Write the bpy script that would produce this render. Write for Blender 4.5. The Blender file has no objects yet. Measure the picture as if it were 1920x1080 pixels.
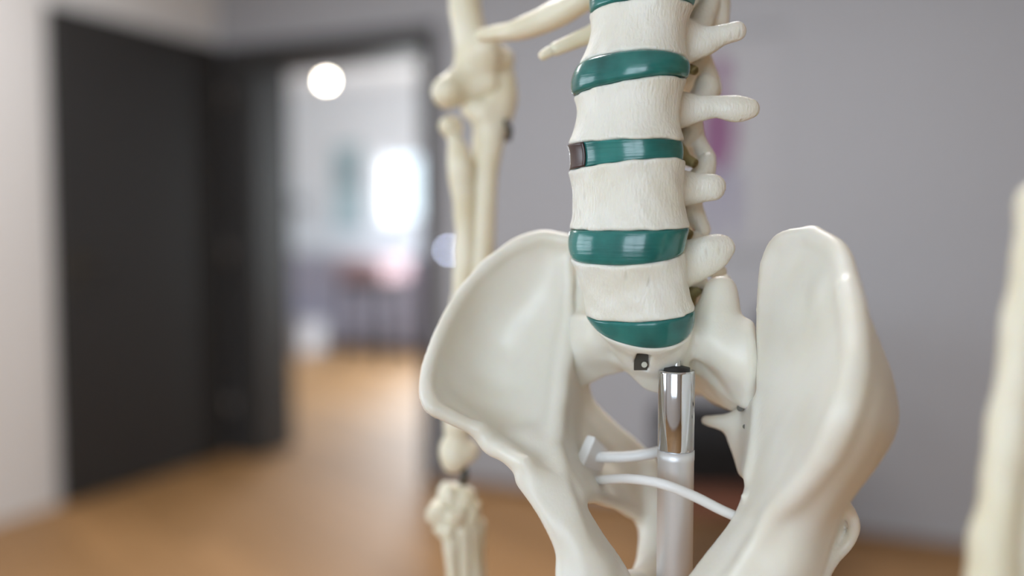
import bpy, math, random
import numpy as np
from mathutils import Vector, Matrix

random.seed(7)
rng = np.random.default_rng(7)
scene = bpy.context.scene
COL = scene.collection

# ------------------------------------------------------------------ camera
F_PX = 1700.0
PITCH = math.atan(106 / F_PX)
CAM_H = 1.16
cam_data = bpy.data.cameras.new('camera')
cam_data.sensor_width = 36.0
cam_data.lens = F_PX / 1920 * 36.0
cam_data.clip_start = 0.02
cam_data.dof.use_dof = True
cam_data.dof.focus_distance = 0.402
APERTURE = 0.0168
cam_data.dof.aperture_fstop = cam_data.lens / 1000 / APERTURE
cam = bpy.data.objects.new('camera', cam_data)
COL.objects.link(cam)
cam.location = (0, 0, CAM_H)
cam.rotation_euler = (math.pi / 2 - PITCH, 0, 0)
scene.camera = cam

# ------------------------------------------------------------------ view / world / lights
scene.view_settings.view_transform = 'Standard'
scene.view_settings.look = 'None'
scene.view_settings.gamma = 1.0
scene.view_settings.use_curve_mapping = False
scene.view_settings.exposure = 0.0
scene.cycles.use_denoising = True
scene.cycles.max_bounces = 10
scene.cycles.diffuse_bounces = 5
scene.cycles.sample_clamp_indirect = 6.0
scene.cycles.caustics_reflective = False
scene.cycles.caustics_refractive = False

world = bpy.data.worlds.new('world')
scene.world = world
world.use_nodes = True
bg = world.node_tree.nodes['Background']
bg.inputs[0].default_value = (0.80, 0.90, 1.0, 1)
bg.inputs[1].default_value = 2.5

# the room's own axes: x along the door wall, y from the door wall towards the camera
C0 = np.array([-1.4459, 4.6637, 0.0])
E1 = np.array([0.903, -0.429, 0.0]); E1 /= np.linalg.norm(E1)
E2 = np.array([E1[1], -E1[0], 0.0])
ROOM_YAW = math.atan2(E1[1], E1[0])


def RM(x, y, z=0.0):
    return C0 + E1 * x + E2 * y + np.array([0, 0, z])


def area(name, x, y, z, sx, sz, direction, power, color=(1, 1, 1), spread=180):
    """rectangular area light; direction is given in room axes"""
    l = bpy.data.lights.new(name, 'AREA')
    l.shape = 'RECTANGLE'; l.size = sx; l.size_y = sz
    l.energy = power; l.color = color
    l.spread = math.radians(spread)
    o = bpy.data.objects.new(name, l)
    COL.objects.link(o)
    o.location = RM(x, y, z)
    d = E1 * direction[0] + E2 * direction[1] + np.array([0, 0, direction[2]])
    o.rotation_euler = Vector(d).to_track_quat('-Z', 'Y').to_euler()
    return o


ROOM_X0, ROOM_X1, ROOM_Y1, ROOM_H = -0.06, 5.6, 6.0, 2.65
area('daylight_left', ROOM_X0 - 0.17, 4.45, 1.55, 2.2, 1.5, (1, 0, 0), 42, (0.84, 0.91, 1.0))
area('daylight_front', 3.2, ROOM_Y1 + 0.17, 1.55, 1.8, 1.5, (0, -1, 0), 49, (0.77, 0.875, 1.0))
area('daylight_far', -1.15, -4.47, 1.6, 1.5, .68, (0, 1, -.45), 120, (0.94, 0.97, 1.0), 150)
area('added_fill_far_side', 2.77, -3.1, 1.6, 1.5, 1.3, (-1, 0, -.2), 150, (0.92, 0.97, 1.0), 100)  # added fill, put in to brighten the far room's walls and floor
area('ceiling_panel', 2.6, 2.1, 2.615, 1.2, 0.6, (0, 0, -1), 54, (0.98, 0.96, 0.96))
area('added_panel_left', 0.8, 1.7, 2.615, 1.2, 0.6, (0, 0, -1), 19, (0.98, 0.96, 0.96))  # added panel, put in to brighten the left wall and above the door


# ------------------------------------------------------------------ small helpers
def P(px, py, d):
    """a point of the place: direction of a line of sight, taken at depth d along the view axis"""
    fw = np.array([0, math.cos(PITCH), -math.sin(PITCH)])
    up = np.array([0, math.sin(PITCH), math.cos(PITCH)])
    rt = np.array([1.0, 0, 0])
    return np.array([0, 0, CAM_H]) + d * (fw + rt * (px - 960) / F_PX + up * (540 - py) / F_PX)


def props(o, label=None, cat=None, group=None, kind=None):
    if label: o['label'] = label
    if cat: o['category'] = cat
    if group: o['group'] = group
    if kind: o['kind'] = kind
    return o


def empty(name, loc, rz=0.0):
    o = bpy.data.objects.new(name, None)
    o.empty_display_size = 0.05
    COL.objects.link(o)
    o.location = loc
    o.rotation_euler = (0, 0, rz)
    return o


def link_mesh(name, me, mat, parent=None, off=None):
    o = bpy.data.objects.new(name, me)
    COL.objects.link(o)
    if mat is not None:
        if isinstance(mat, (list, tuple)):
            for m in mat: me.materials.append(m)
        else:
            me.materials.append(mat)
    if parent is not None:
        o.parent = parent
    return o


class MB:
    """collects boxes, tubes and lathes into one mesh"""
    def __init__(self): self.v = []; self.f = []; self.sm = []

    def quadbox(self, c8):
        n = len(self.v); self.v += [tuple(c) for c in c8]
        for q in ((0, 3, 2, 1), (4, 5, 6, 7), (0, 1, 5, 4), (1, 2, 6, 5), (2, 3, 7, 6), (3, 0, 4, 7)):
            self.f.append(tuple(n + i for i in q)); self.sm.append(False)

    def box(self, x0, x1, y0, y1, z0, z1):
        self.quadbox([(x0, y0, z0), (x1, y0, z0), (x1, y1, z0), (x0, y1, z0),
                      (x0, y0, z1), (x1, y0, z1), (x1, y1, z1), (x0, y1, z1)])
        return self

    def tube(self, pts, rad, seg=16, cap=True):
        pts = [np.array(p, float) for p in pts]
        if np.isscalar(rad): rad = [rad] * len(pts)
        n0 = len(self.v); ref = None
        for i, p in enumerate(pts):
            t = pts[min(i + 1, len(pts) - 1)] - pts[max(i - 1, 0)]
            t = t / (np.linalg.norm(t) + 1e-12)
            if ref is None:
                ref = np.array([0, 0, 1.0]) if abs(t[2]) < 0.9 else np.array([1.0, 0, 0])
            a = np.cross(t, ref); a /= np.linalg.norm(a); b = np.cross(t, a); ref = np.cross(a, t)
            for k in range(seg):
                w = 2 * math.pi * k / seg
                self.v.append(tuple(p + rad[i] * (a * math.cos(w) + b * math.sin(w))))
        for i in range(len(pts) - 1):
            for k in range(seg):
                k2 = (k + 1) % seg
                self.f.append((n0 + i * seg + k, n0 + i * seg + k2, n0 + (i + 1) * seg + k2, n0 + (i + 1) * seg + k))
                self.sm.append(True)
        if cap:
            self.f.append(tuple(n0 + k for k in reversed(range(seg)))); self.sm.append(False)
            e = n0 + (len(pts) - 1) * seg
            self.f.append(tuple(e + k for k in range(seg))); self.sm.append(False)
        return self

    def lathe(self, prof, seg=24, c=(0, 0, 0)):
        """profile of (radius, z) about the z axis"""
        n0 = len(self.v)
        for r, z in prof:
            for k in range(seg):
                w = 2 * math.pi * k / seg
                self.v.append((c[0] + r * math.cos(w), c[1] + r * math.sin(w), c[2] + z))
        for i in range(len(prof) - 1):
            for k in range(seg):
                k2 = (k + 1) % seg
                self.f.append((n0 + i * seg + k, n0 + i * seg + k2, n0 + (i + 1) * seg + k2, n0 + (i + 1) * seg + k))
                self.sm.append(True)
        return self

    def build(self, name, mat, parent=None, bevel=0.0, off=(0, 0, 0), subsurf=0):
        me = bpy.data.meshes.new(name)
        off = np.array(off)
        me.from_pydata([tuple(np.array(v) - off) for v in self.v], [], self.f)
        me.polygons.foreach_set('use_smooth', self.sm)
        me.update()
        o = link_mesh(name, me, mat, parent)
        if bevel:
            b = o.modifiers.new('bevel', 'BEVEL'); b.width = bevel; b.segments = 3
            b.limit_method = 'ANGLE'; b.angle_limit = math.radians(40)
        if subsurf:
            s = o.modifiers.new('subsurf', 'SUBSURF'); s.levels = subsurf; s.render_levels = subsurf
        return o


# ------------------------------------------------------------------ distance fields for the bones
class Field:
    def __init__(self, lo, hi, h):
        self.lo = np.array(lo, float); self.h = h
        self.n = np.ceil((np.array(hi) - self.lo) / h).astype(int) + 1
        self.F = np.full(self.n, 0.05, np.float32)

    def sub(self, lo, hi):
        a = np.clip(np.floor((np.array(lo) - self.lo) / self.h).astype(int), 0, self.n)
        b = np.clip(np.ceil((np.array(hi) - self.lo) / self.h).astype(int) + 1, 0, self.n)
        if np.any(b <= a): return None
        s = tuple(slice(a[i], b[i]) for i in range(3))
        g = [self.lo[i] + self.h * np.arange(a[i], b[i]) for i in range(3)]
        return s, np.meshgrid(*g, indexing='ij', sparse=True)

    def blend(self, s, d, k, cut=False):
        A = self.F[s]
        if cut:
            d = -d
            if k > 0:
                hh = np.maximum(k - np.abs(A - d), 0) / k
                self.F[s] = np.maximum(A, d) + hh * hh * k * .25
            else: self.F[s] = np.maximum(A, d)
        else:
            if k > 0:
                hh = np.maximum(k - np.abs(A - d), 0) / k
                self.F[s] = np.minimum(A, d) - hh * hh * k * .25
            else: self.F[s] = np.minimum(A, d)

    def func(self, fn, lo, hi, k=0.003, cut=False):
        r = self.sub(np.array(lo) - k, np.array(hi) + k)
        if r is None: return
        s, (X, Y, Z) = r
        self.blend(s, fn(X, Y, Z), k, cut)

    def ell(self, c, r, axes=None, k=0.003, cut=False):
        c = np.array(c, float); r = np.array(r if not np.isscalar(r) else (r,) * 3, float)
        A = np.eye(3) if axes is None else np.array(axes, float)
        m = r.max() + 0.003

        def fn(X, Y, Z):
            q = [(X - c[0]) * A[i][0] + (Y - c[1]) * A[i][1] + (Z - c[2]) * A[i][2] for i in range(3)]
            return (np.sqrt((q[0] / r[0]) ** 2 + (q[1] / r[1]) ** 2 + (q[2] / r[2]) ** 2) - 1) * r.min()
        self.func(fn, c - m, c + m, k, cut)

    def chain(self, pts, rad, k=0.003, flat=None, cut=False, spline=True):
        """round (or flattened) limb; flat=(normal, ratio): radius along normal is multiplied by ratio"""
        pts = np.array(pts, float); rad = np.array(rad if not np.isscalar(rad) else [rad] * len(pts), float)
        if spline and len(pts) > 2:
            q = spl(np.column_stack([pts, rad]), 9); pts, rad = q[:, :3], q[:, 3]
        m = rad.max() + k + 2 * self.h + 0.002
        r = self.sub(pts.min(0) - m, pts.max(0) + m)
        if r is None: return
        s, _ = r
        T = np.full(self.F[s].shape, 0.05, np.float32)
        o = [x.start for x in s]
        for i in range(len(pts) - 1):
            p, q, r1, r2 = pts[i], pts[i + 1], rad[i], rad[i + 1]
            rr = self.sub(np.minimum(p, q) - m, np.maximum(p, q) + m)
            if rr is None: continue
            s2, (X, Y, Z) = rr
            ax = q - p; L2 = ax @ ax + 1e-12
            t = np.clip(((X - p[0]) * ax[0] + (Y - p[1]) * ax[1] + (Z - p[2]) * ax[2]) / L2, 0, 1)
            dx, dy, dz = X - p[0] - t * ax[0], Y - p[1] - t * ax[1], Z - p[2] - t * ax[2]
            if flat is None:
                d = np.sqrt(dx * dx + dy * dy + dz * dz) - (r1 + (r2 - r1) * t)
            else:
                n = np.array(flat[0], float); n /= np.linalg.norm(n)
                dn = dx * n[0] + dy * n[1] + dz * n[2]
                g = 1 / flat[1] ** 2 - 1
                dist = np.sqrt(dx * dx + dy * dy + dz * dz + g * dn * dn)
                d = (dist - (r1 + (r2 - r1) * t)) * (0.5 + 0.5 * flat[1])
            s3 = tuple(slice(s2[j].start - o[j], s2[j].stop - o[j]) for j in range(3))
            T[s3] = np.minimum(T[s3], d)
        self.blend(s, T, k, cut)

    def sheet(self, grid, rad, k=0.003, step=0.0016):
        """bent plate of varying thickness through a grid of points"""
        G = np.array(grid, float)
        R = np.array(rad, float)
        if R.ndim == 0: R = np.full(G.shape[:2], float(R))
        if R.ndim == 1: R = np.broadcast_to(R, G.shape[:2])
        Q = np.concatenate([G, R[..., None]], 2)
        lu = max(np.linalg.norm(np.diff(G, axis=1), axis=2).max(), 1e-4)
        lv = max(np.linalg.norm(np.diff(G, axis=0), axis=2).max(), 1e-4)
        Q = np.stack([spl(row, max(1, int(math.ceil(lu / step)))) for row in Q])
        Q = np.stack([spl(Q[:, j], max(1, int(math.ceil(lv / step)))) for j in range(Q.shape[1])], 1)
        pts = Q.reshape(-1, 4)
        m = pts[:, 3].max() + k + 2 * self.h
        r = self.sub(pts[:, :3].min(0) - m, pts[:, :3].max(0) + m)
        if r is None: return
        s, _ = r
        T = np.full(self.F[s].shape, 0.05, np.float32)
        o = np.array([x.start for x in s]); n = np.array(T.shape)
        for x, y, z, rr in pts:
            mm = rr + k + 2 * self.h
            a = np.floor((np.array([x, y, z]) - mm - self.lo) / self.h).astype(int) - o
            b = np.ceil((np.array([x, y, z]) + mm - self.lo) / self.h).astype(int) + 1 - o
            a = np.clip(a, 0, n); b = np.clip(b, 0, n)
            if np.any(b <= a): continue
            g = [self.lo[i] + self.h * np.arange(a[i] + o[i], b[i] + o[i]) for i in range(3)]
            d = np.sqrt((g[0][:, None, None] - x) ** 2 + (g[1][None, :, None] - y) ** 2 + (g[2][None, None, :] - z) ** 2) - rr
            t = T[a[0]:b[0], a[1]:b[1], a[2]:b[2]]
            np.minimum(t, d, out=t)
        self.blend(s, T, k)

    def blur(self, n=1):
        F = self.F
        for _ in range(n):
            for ax in range(3):
                G = np.moveaxis(F, ax, 0)
                H = G.copy()
                H[1:-1] = 0.25 * G[:-2] + 0.5 * G[1:-1] + 0.25 * G[2:]
                F = np.moveaxis(H, 0, ax)
        self.F = np.ascontiguousarray(F)

    def bumps(self, amp, scale, seed=0):
        """low lumps as on a cast bone"""
        g = [self.lo[i] + self.h * np.arange(self.n[i]) for i in range(3)]
        X, Y, Z = np.meshgrid(*g, indexing='ij', sparse=True)
        r = np.random.default_rng(seed)
        N = 0
        for i in range(5):
            w = r.normal(size=3); w = w / np.linalg.norm(w) * (2 * math.pi / scale) * r.uniform(.6, 1.5)
            N = N + np.sin(X * w[0] + Y * w[1] + Z * w[2] + r.uniform(0, 6.28))
        self.F += (amp * N / 2.2).astype(np.float32)

    def mesh(self, name, smooth=2, origin=(0, 0, 0)):
        F = self.F
        F[0] = F[-1] = 0.02; F[:, 0] = F[:, -1] = 0.02; F[:, :, 0] = F[:, :, -1] = 0.02
        S = F < 0
        n = self.n - 1
        cnt = np.zeros(n, np.int8)
        offs = [(i, j, k) for i in (0, 1) for j in (0, 1) for k in (0, 1)]
        for i, j, k in offs:
            cnt += S[i:i + n[0], j:j + n[1], k:k + n[2]]
        cells = np.argwhere((cnt > 0) & (cnt < 8))
        idx = np.full(n, -1, np.int32)
        idx[tuple(cells.T)] = np.arange(len(cells))
        c = {o: F[tuple((cells + o).T)] for o in offs}
        acc = np.zeros((len(cells), 3)); num = np.zeros(len(cells))
        for a in offs:
            for ax in range(3):
                if a[ax] == 1: continue
                b = list(a); b[ax] = 1; b = tuple(b)
                fa, fb = c[a], c[b]
                m = (fa < 0) != (fb < 0)
                t = np.where(m, fa / np.where(m, fa - fb, 1), 0)
                p = np.tile(np.array(a, float), (len(cells), 1)); p[:, ax] = t
                acc += p * m[:, None]; num += m
        V = self.lo + self.h * (cells + acc / num[:, None])
        quads = []
        for ax in range(3):
            a1, a2 = (ax + 1) % 3, (ax + 2) % 3
            A = np.moveaxis(S, ax, 0)
            ch = np.moveaxis(A[:-1] != A[1:], 0, ax)
            e = np.argwhere(ch)
            e = e[(e[:, a1] > 0) & (e[:, a2] > 0) & (e[:, a1] < n[a1]) & (e[:, a2] < n[a2])]
            d1 = np.zeros(3, int); d1[a1] = 1
            d2 = np.zeros(3, int); d2[a2] = 1
            q = np.stack([idx[tuple((e - d1 - d2).T)], idx[tuple((e - d2).T)], idx[tuple(e.T)], idx[tuple((e - d1).T)]], 1)
            ins = S[tuple(e.T)]
            q[~ins] = q[~ins][:, ::-1]
            quads.append(q)
        Q = np.concatenate(quads)
        Q = Q[(Q >= 0).all(1)]
        E = np.concatenate([Q[:, [0, 1]], Q[:, [1, 2]], Q[:, [2, 3]], Q[:, [3, 0]]])
        deg = np.bincount(E[:, 0], minlength=len(V)) + np.bincount(E[:, 1], minlength=len(V))
        for it in range(smooth):
            for lam in (0.55, -0.5):
                L = np.zeros_like(V)
                for x in range(3):
                    L[:, x] = np.bincount(E[:, 0], V[E[:, 1], x], len(V)) + np.bincount(E[:, 1], V[E[:, 0], x], len(V))
                V = V + lam * (L / np.maximum(deg, 1)[:, None] - V)
        V = V - np.array(origin)
        me = bpy.data.meshes.new(name)
        me.vertices.add(len(V)); me.vertices.foreach_set('co', V.astype(np.float32).ravel())
        me.loops.add(Q.size); me.loops.foreach_set('vertex_index', Q.astype(np.int32).ravel())
        me.polygons.add(len(Q)); me.polygons.foreach_set('loop_start', np.arange(0, Q.size, 4, dtype=np.int32))
        me.polygons.foreach_set('use_smooth', np.ones(len(Q), bool))
        me.update(calc_edges=True)
        return me


def spl(pts, n):
    """Catmull-Rom through the rows of pts, n steps per span"""
    pts = np.asarray(pts, float)
    if len(pts) == 2:
        t = np.linspace(0, 1, n + 1)[:, None]
        return pts[0] * (1 - t) + pts[1] * t
    e = np.vstack([2 * pts[0] - pts[1], pts, 2 * pts[-1] - pts[-2]])
    out = []
    for i in range(1, len(e) - 2):
        p0, p1, p2, p3 = e[i - 1:i + 3]
        t = np.linspace(0, 1, n, endpoint=False)[:, None]
        out.append(0.5 * (2 * p1 + (p2 - p0) * t + (2 * p0 - 5 * p1 + 4 * p2 - p3) * t ** 2 + (3 * p1 - p0 - 3 * p2 + p3) * t ** 3))
    out.append(pts[-1:])
    return np.vstack(out)


# ------------------------------------------------------------------ materials
def new_mat(name):
    m = bpy.data.materials.new(name); m.use_nodes = True
    nt = m.node_tree
    return m, nt, nt.nodes['Principled BSDF'], nt.nodes['Material Output']


def sin_(b, key, v):
    if key in b.inputs: b.inputs[key].default_value = v


def plain(name, col, rough=0.5, metal=0.0, noise=0.0, nscale=20, bump=0.0, bscale=200, spec=0.5):
    m, nt, b, _ = new_mat(name)
    b.inputs['Base Color'].default_value = (*col, 1)
    b.inputs['Roughness'].default_value = rough
    b.inputs['Metallic'].default_value = metal
    sin_(b, 'Specular IOR Level', spec)
    tc = nt.nodes.new('ShaderNodeTexCoord')
    if noise:
        n = nt.nodes.new('ShaderNodeTexNoise'); n.inputs['Scale'].default_value = nscale; n.inputs['Detail'].default_value = 4
        nt.links.new(tc.outputs['Object'], n.inputs['Vector'])
        r = nt.nodes.new('ShaderNodeMix'); r.data_type = 'RGBA'
        r.inputs[6].default_value = (*[c * (1 - noise) for c in col], 1)
        r.inputs[7].default_value = (*[min(1, c * (1 + noise)) for c in col], 1)
        nt.links.new(n.outputs['Fac'], r.inputs[0]); nt.links.new(r.outputs[2], b.inputs['Base Color'])
    if bump:
        n = nt.nodes.new('ShaderNodeTexNoise'); n.inputs['Scale'].default_value = bscale; n.inputs['Detail'].default_value = 3
        nt.links.new(tc.outputs['Object'], n.inputs['Vector'])
        bp = nt.nodes.new('ShaderNodeBump'); bp.inputs['Strength'].default_value = bump; bp.inputs['Distance'].default_value = 0.002
        nt.links.new(n.outputs['Fac'], bp.inputs['Height']); nt.links.new(bp.outputs['Normal'], b.inputs['Normal'])
    return m


def bone_mat(name, col, col2, rough=0.36, pit=0.5, sss=0.25):
    m, nt, b, _ = new_mat(name)
    N = nt.nodes.new; Lk = nt.links.new
    tc = N('ShaderNodeTexCoord')
    n1 = N('ShaderNodeTexNoise'); n1.inputs['Scale'].default_value = 38; n1.inputs['Detail'].default_value = 5
    Lk(tc.outputs['Object'], n1.inputs['Vector'])
    mx = N('ShaderNodeMix'); mx.data_type = 'RGBA'
    mx.inputs[6].default_value = (*col2, 1); mx.inputs[7].default_value = (*col, 1)
    rmp = N('ShaderNodeMapRange'); rmp.inputs[1].default_value = 0.35; rmp.inputs[2].default_value = 0.6
    Lk(n1.outputs['Fac'], rmp.inputs[0]); Lk(rmp.outputs[0], mx.inputs[0]); # (pits darken the colour a little, see below)
    # grain: fine vertical streaks, small pits
    mp = N('ShaderNodeMapping'); mp.inputs['Scale'].default_value = (1, 1, 0.35)
    Lk(tc.outputs['Object'], mp.inputs['Vector'])
    n2 = N('ShaderNodeTexNoise'); n2.inputs['Scale'].default_value = 900; n2.inputs['Detail'].default_value = 3
    Lk(mp.outputs[0], n2.inputs['Vector'])
    v = N('ShaderNodeTexVoronoi'); v.inputs['Scale'].default_value = 260
    Lk(mp.outputs[0], v.inputs['Vector'])
    pr = N('ShaderNodeMapRange'); pr.inputs[1].default_value = 0.0; pr.inputs[2].default_value = 0.28
    Lk(v.outputs['Distance'], pr.inputs[0])
    n3 = N('ShaderNodeTexNoise'); n3.inputs['Scale'].default_value = 60; n3.inputs['Detail'].default_value = 2
    Lk(tc.outputs['Object'], n3.inputs['Vector'])
    gate = N('ShaderNodeMapRange'); gate.inputs[1].default_value = 0.52; gate.inputs[2].default_value = 0.62
    Lk(n3.outputs['Fac'], gate.inputs[0])
    inv = N('ShaderNodeMath'); inv.operation = 'SUBTRACT'; inv.inputs[0].default_value = 1.0
    Lk(pr.outputs[0], inv.inputs[1])
    pm = N('ShaderNodeMath'); pm.operation = 'MULTIPLY'
    Lk(inv.outputs[0], pm.inputs[0]); Lk(gate.outputs[0], pm.inputs[1])
    dk = N('ShaderNodeMix'); dk.data_type = 'RGBA'; dk.inputs[7].default_value = (0.42, 0.40, 0.35, 1)
    df = N('ShaderNodeMath'); df.operation = 'MULTIPLY'; df.inputs[1].default_value = 0.7 * pit
    Lk(pm.outputs[0], df.inputs[0]); Lk(df.outputs[0], dk.inputs[0]); Lk(mx.outputs[2], dk.inputs[6]); Lk(dk.outputs[2], b.inputs['Base Color'])
    hs = N('ShaderNodeMath'); hs.operation = 'MULTIPLY_ADD'; hs.inputs[1].default_value = -1.2 * pit
    Lk(pm.outputs[0], hs.inputs[0]); Lk(n2.outputs['Fac'], hs.inputs[2])
    bp = N('ShaderNodeBump'); bp.inputs['Strength'].default_value = pit; bp.inputs['Distance'].default_value = 0.0008
    Lk(hs.outputs[0], bp.inputs['Height']); Lk(bp.outputs['Normal'], b.inputs['Normal'])
    b.inputs['Roughness'].default_value = rough
    sin_(b, 'Subsurface Weight', sss); sin_(b, 'Subsurface Radius', (1.0, 0.6, 0.3)); sin_(b, 'Subsurface Scale', 0.005)
    return m


M_BONE = bone_mat('cast_bone', (0.78, 0.757, 0.685), (0.745, 0.71, 0.61), pit=0.55)
M_HIP = bone_mat('cast_hip_bone', (0.775, 0.752, 0.68), (0.755, 0.72, 0.625), pit=0.12)
M_ARM = bone_mat('cast_arm_bone', (0.80, 0.745, 0.60), (0.74, 0.67, 0.49), pit=0.15)
M_NERVE = plain('olive_rubber', (0.30, 0.25, 0.11), 0.6)
M_LESION = plain('brown_resin', (0.045, 0.018, 0.016), 0.3)


def disc_mat():
    m, nt, b, _ = new_mat('teal_resin')
    N = nt.nodes.new; Lk = nt.links.new
    tc = N('ShaderNodeTexCoord')
    n = N('ShaderNodeTexNoise'); n.inputs['Scale'].default_value = 45; n.inputs['Detail'].default_value = 4
    Lk(tc.outputs['Object'], n.inputs['Vector'])
    mx = N('ShaderNodeMix'); mx.data_type = 'RGBA'
    mx.inputs[6].default_value = (0.006, 0.092, 0.086, 1); mx.inputs[7].default_value = (0.020, 0.195, 0.175, 1)
    r = N('ShaderNodeMapRange'); r.inputs[1].default_value = 0.35; r.inputs[2].default_value = 0.68
    Lk(n.outputs['Fac'], r.inputs[0]); Lk(r.outputs[0], mx.inputs[0]); Lk(mx.outputs[2], b.inputs['Base Color'])
    # fine horizontal moulding lines
    mp = N('ShaderNodeMapping'); mp.inputs['Scale'].default_value = (40, 40, 900)
    Lk(tc.outputs['Object'], mp.inputs['Vector'])
    n2 = N('ShaderNodeTexNoise'); n2.inputs['Scale'].default_value = 1.0; n2.inputs['Detail'].default_value = 3
    Lk(mp.outputs[0], n2.inputs['Vector'])
    bp = N('ShaderNodeBump'); bp.inputs['Strength'].default_value = 0.22; bp.inputs['Distance'].default_value = 0.001
    Lk(n2.outputs['Fac'], bp.inputs['Height']); Lk(bp.outputs['Normal'], b.inputs['Normal'])
    b.inputs['Roughness'].default_value = 0.18
    sin_(b, 'Subsurface Weight', 0.35); sin_(b, 'Subsurface Radius', (0.2, 1.0, 0.9)); sin_(b, 'Subsurface Scale', 0.006)
    sin_(b, 'Coat Weight', 0.3); sin_(b, 'Coat Roughness', 0.08)
    return m


M_DISC = disc_mat()
M_CHROME = plain('chrome', (0.62, 0.63, 0.66), 0.07, 1.0)
M_ALU = plain('matt_aluminium', (0.74, 0.74, 0.75), 0.5, 0.75)
M_BLACK = plain('black_plastic', (0.012, 0.012, 0.013), 0.5)
M_WPLASTIC = plain('white_plastic', (0.80, 0.79, 0.78), 0.4)
M_WALL = plain('wall_paint', (0.73, 0.735, 0.735), 0.9, noise=0.02, nscale=3, bump=0.05, bscale=150)
M_WALL2 = plain('grey_accent_paint', (0.362, 0.377, 0.412), 0.9, noise=0.02, nscale=3, bump=0.05, bscale=150)
M_CEIL = plain('ceiling_paint', (0.80, 0.79, 0.78), 0.9, noise=0.02, nscale=3)
M_DOOR = plain('anthracite_laminate', (0.020, 0.0195, 0.0195), 0.6, noise=0.05, nscale=8)
M_FRAME = plain('anthracite_frame', (0.030, 0.030, 0.031), 0.5)
M_STEEL = plain('brushed_steel', (0.45, 0.44, 0.42), 0.35, 1.0)
M_DARKMETAL = plain('dark_bronze', (0.07, 0.062, 0.05), 0.5, 0.6)
M_WHITE = plain('white_lacquer', (0.82, 0.81, 0.83), 0.5)
M_FARWALL = plain('pale_wall_paint', (0.74, 0.76, 0.79), 0.9, noise=0.02, nscale=3)
M_CAB = plain('lilac_grey_lacquer', (0.36, 0.36, 0.46), 0.5)
M_TEAL = plain('pale_teal_print', (0.38, 0.50, 0.53), 0.6, noise=0.25, nscale=4)
M_PINK = plain('pink_fabric', (0.42, 0.29, 0.32), 0.8, bump=0.2, bscale=300)
M_LEATHER = plain('black_leatherette', (0.005, 0.005, 0.0055), 0.7, bump=0.15, bscale=250, spec=0.2)
M_WOODLEG = plain('red_brown_wood', (0.14, 0.055, 0.035), 0.5, noise=0.2, nscale=30)
M_PAPER = plain('chart_paper', (0.372, 0.385, 0.42), 0.8)
M_INK = plain('purple_print', (0.20, 0.095, 0.19), 0.8, noise=0.35, nscale=14)
M_INK2 = plain('blue_grey_print', (0.27, 0.27, 0.36), 0.8, noise=0.2, nscale=14)


def wood_floor():
    m, nt, b, _ = new_mat('oak_floor')
    N = nt.nodes.new; Lk = nt.links.new
    tc = N('ShaderNodeTexCoord')
    mp = N('ShaderNodeMapping'); mp.inputs['Rotation'].default_value = (0, 0, -ROOM_YAW)
    Lk(tc.outputs['Object'], mp.inputs['Vector'])
    br = N('ShaderNodeTexBrick')
    br.inputs['Scale'].default_value = 1.0
    br.inputs['Brick Width'].default_value = 1.2; br.inputs['Row Height'].default_value = 0.14
    br.inputs['Mortar Size'].default_value = 0.0012
    br.inputs['Color1'].default_value = (0.39, 0.215, 0.088, 1); br.inputs['Color2'].default_value = (0.31, 0.168, 0.065, 1)
    br.inputs['Mortar'].default_value = (0.08, 0.045, 0.02, 1)
    Lk(mp.outputs[0], br.inputs['Vector'])
    mp2 = N('ShaderNodeMapping'); mp2.inputs['Scale'].default_value = (3, 40, 1)
    Lk(mp.outputs[0], mp2.inputs['Vector'])
    n = N('ShaderNodeTexNoise'); n.inputs['Scale'].default_value = 1.0; n.inputs['Detail'].default_value = 5
    Lk(mp2.outputs[0], n.inputs['Vector'])
    mx = N('ShaderNodeMix'); mx.data_type = 'RGBA'; mx.blend_type = 'MULTIPLY'; mx.inputs[0].default_value = 0.5
    rr = N('ShaderNodeMapRange'); rr.inputs[3].default_value = 0.6; rr.inputs[4].default_value = 1.3
    Lk(n.outputs['Fac'], rr.inputs[0])
    Lk(br.outputs['Color'], mx.inputs[6]); Lk(rr.outputs[0], mx.inputs[7]); Lk(mx.outputs[2], b.inputs['Base Color'])
    b.inputs['Roughness'].default_value = 0.55
    return m


M_FLOOR = wood_floor()


def emit_mat(name, col, strength):
    m, nt, b, out = new_mat(name)
    nt.nodes.remove(b)
    e = nt.nodes.new('ShaderNodeEmission'); e.inputs[0].default_value = (*col, 1); e.inputs[1].default_value = strength
    nt.links.new(e.outputs[0], out.inputs[0])
    return m


def pane_mat():
    m, nt, b, out = new_mat('window_glass')
    nt.nodes.remove(b)
    t = nt.nodes.new('ShaderNodeBsdfTransparent'); t.inputs[0].default_value = (0.96, 0.98, 0.98, 1)
    g = nt.nodes.new('ShaderNodeBsdfGlossy'); g.inputs['Roughness'].default_value = 0.02
    x = nt.nodes.new('ShaderNodeMixShader'); x.inputs[0].default_value = 0.06
    nt.links.new(t.outputs[0], x.inputs[1]); nt.links.new(g.outputs[0], x.inputs[2]); nt.links.new(x.outputs[0], out.inputs[0])
    return m


M_PANE = pane_mat()
M_BULB = emit_mat('lamp_glow', (1.0, 0.90, 0.72), 75)
M_GLINT = emit_mat('glint_glow', (0.62, 0.72, 1.0), 42)  # glow put in for a bluish glint of unknown source

# ------------------------------------------------------------------ the setting
room = {'loc': tuple(C0), 'rz': ROOM_YAW}


def in_room(o):
    """objects modelled in room axes: x along the door wall, -y towards the camera is handled by the sign below"""
    o.location = C0; o.rotation_euler = (0, 0, ROOM_YAW)
    return o


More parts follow.
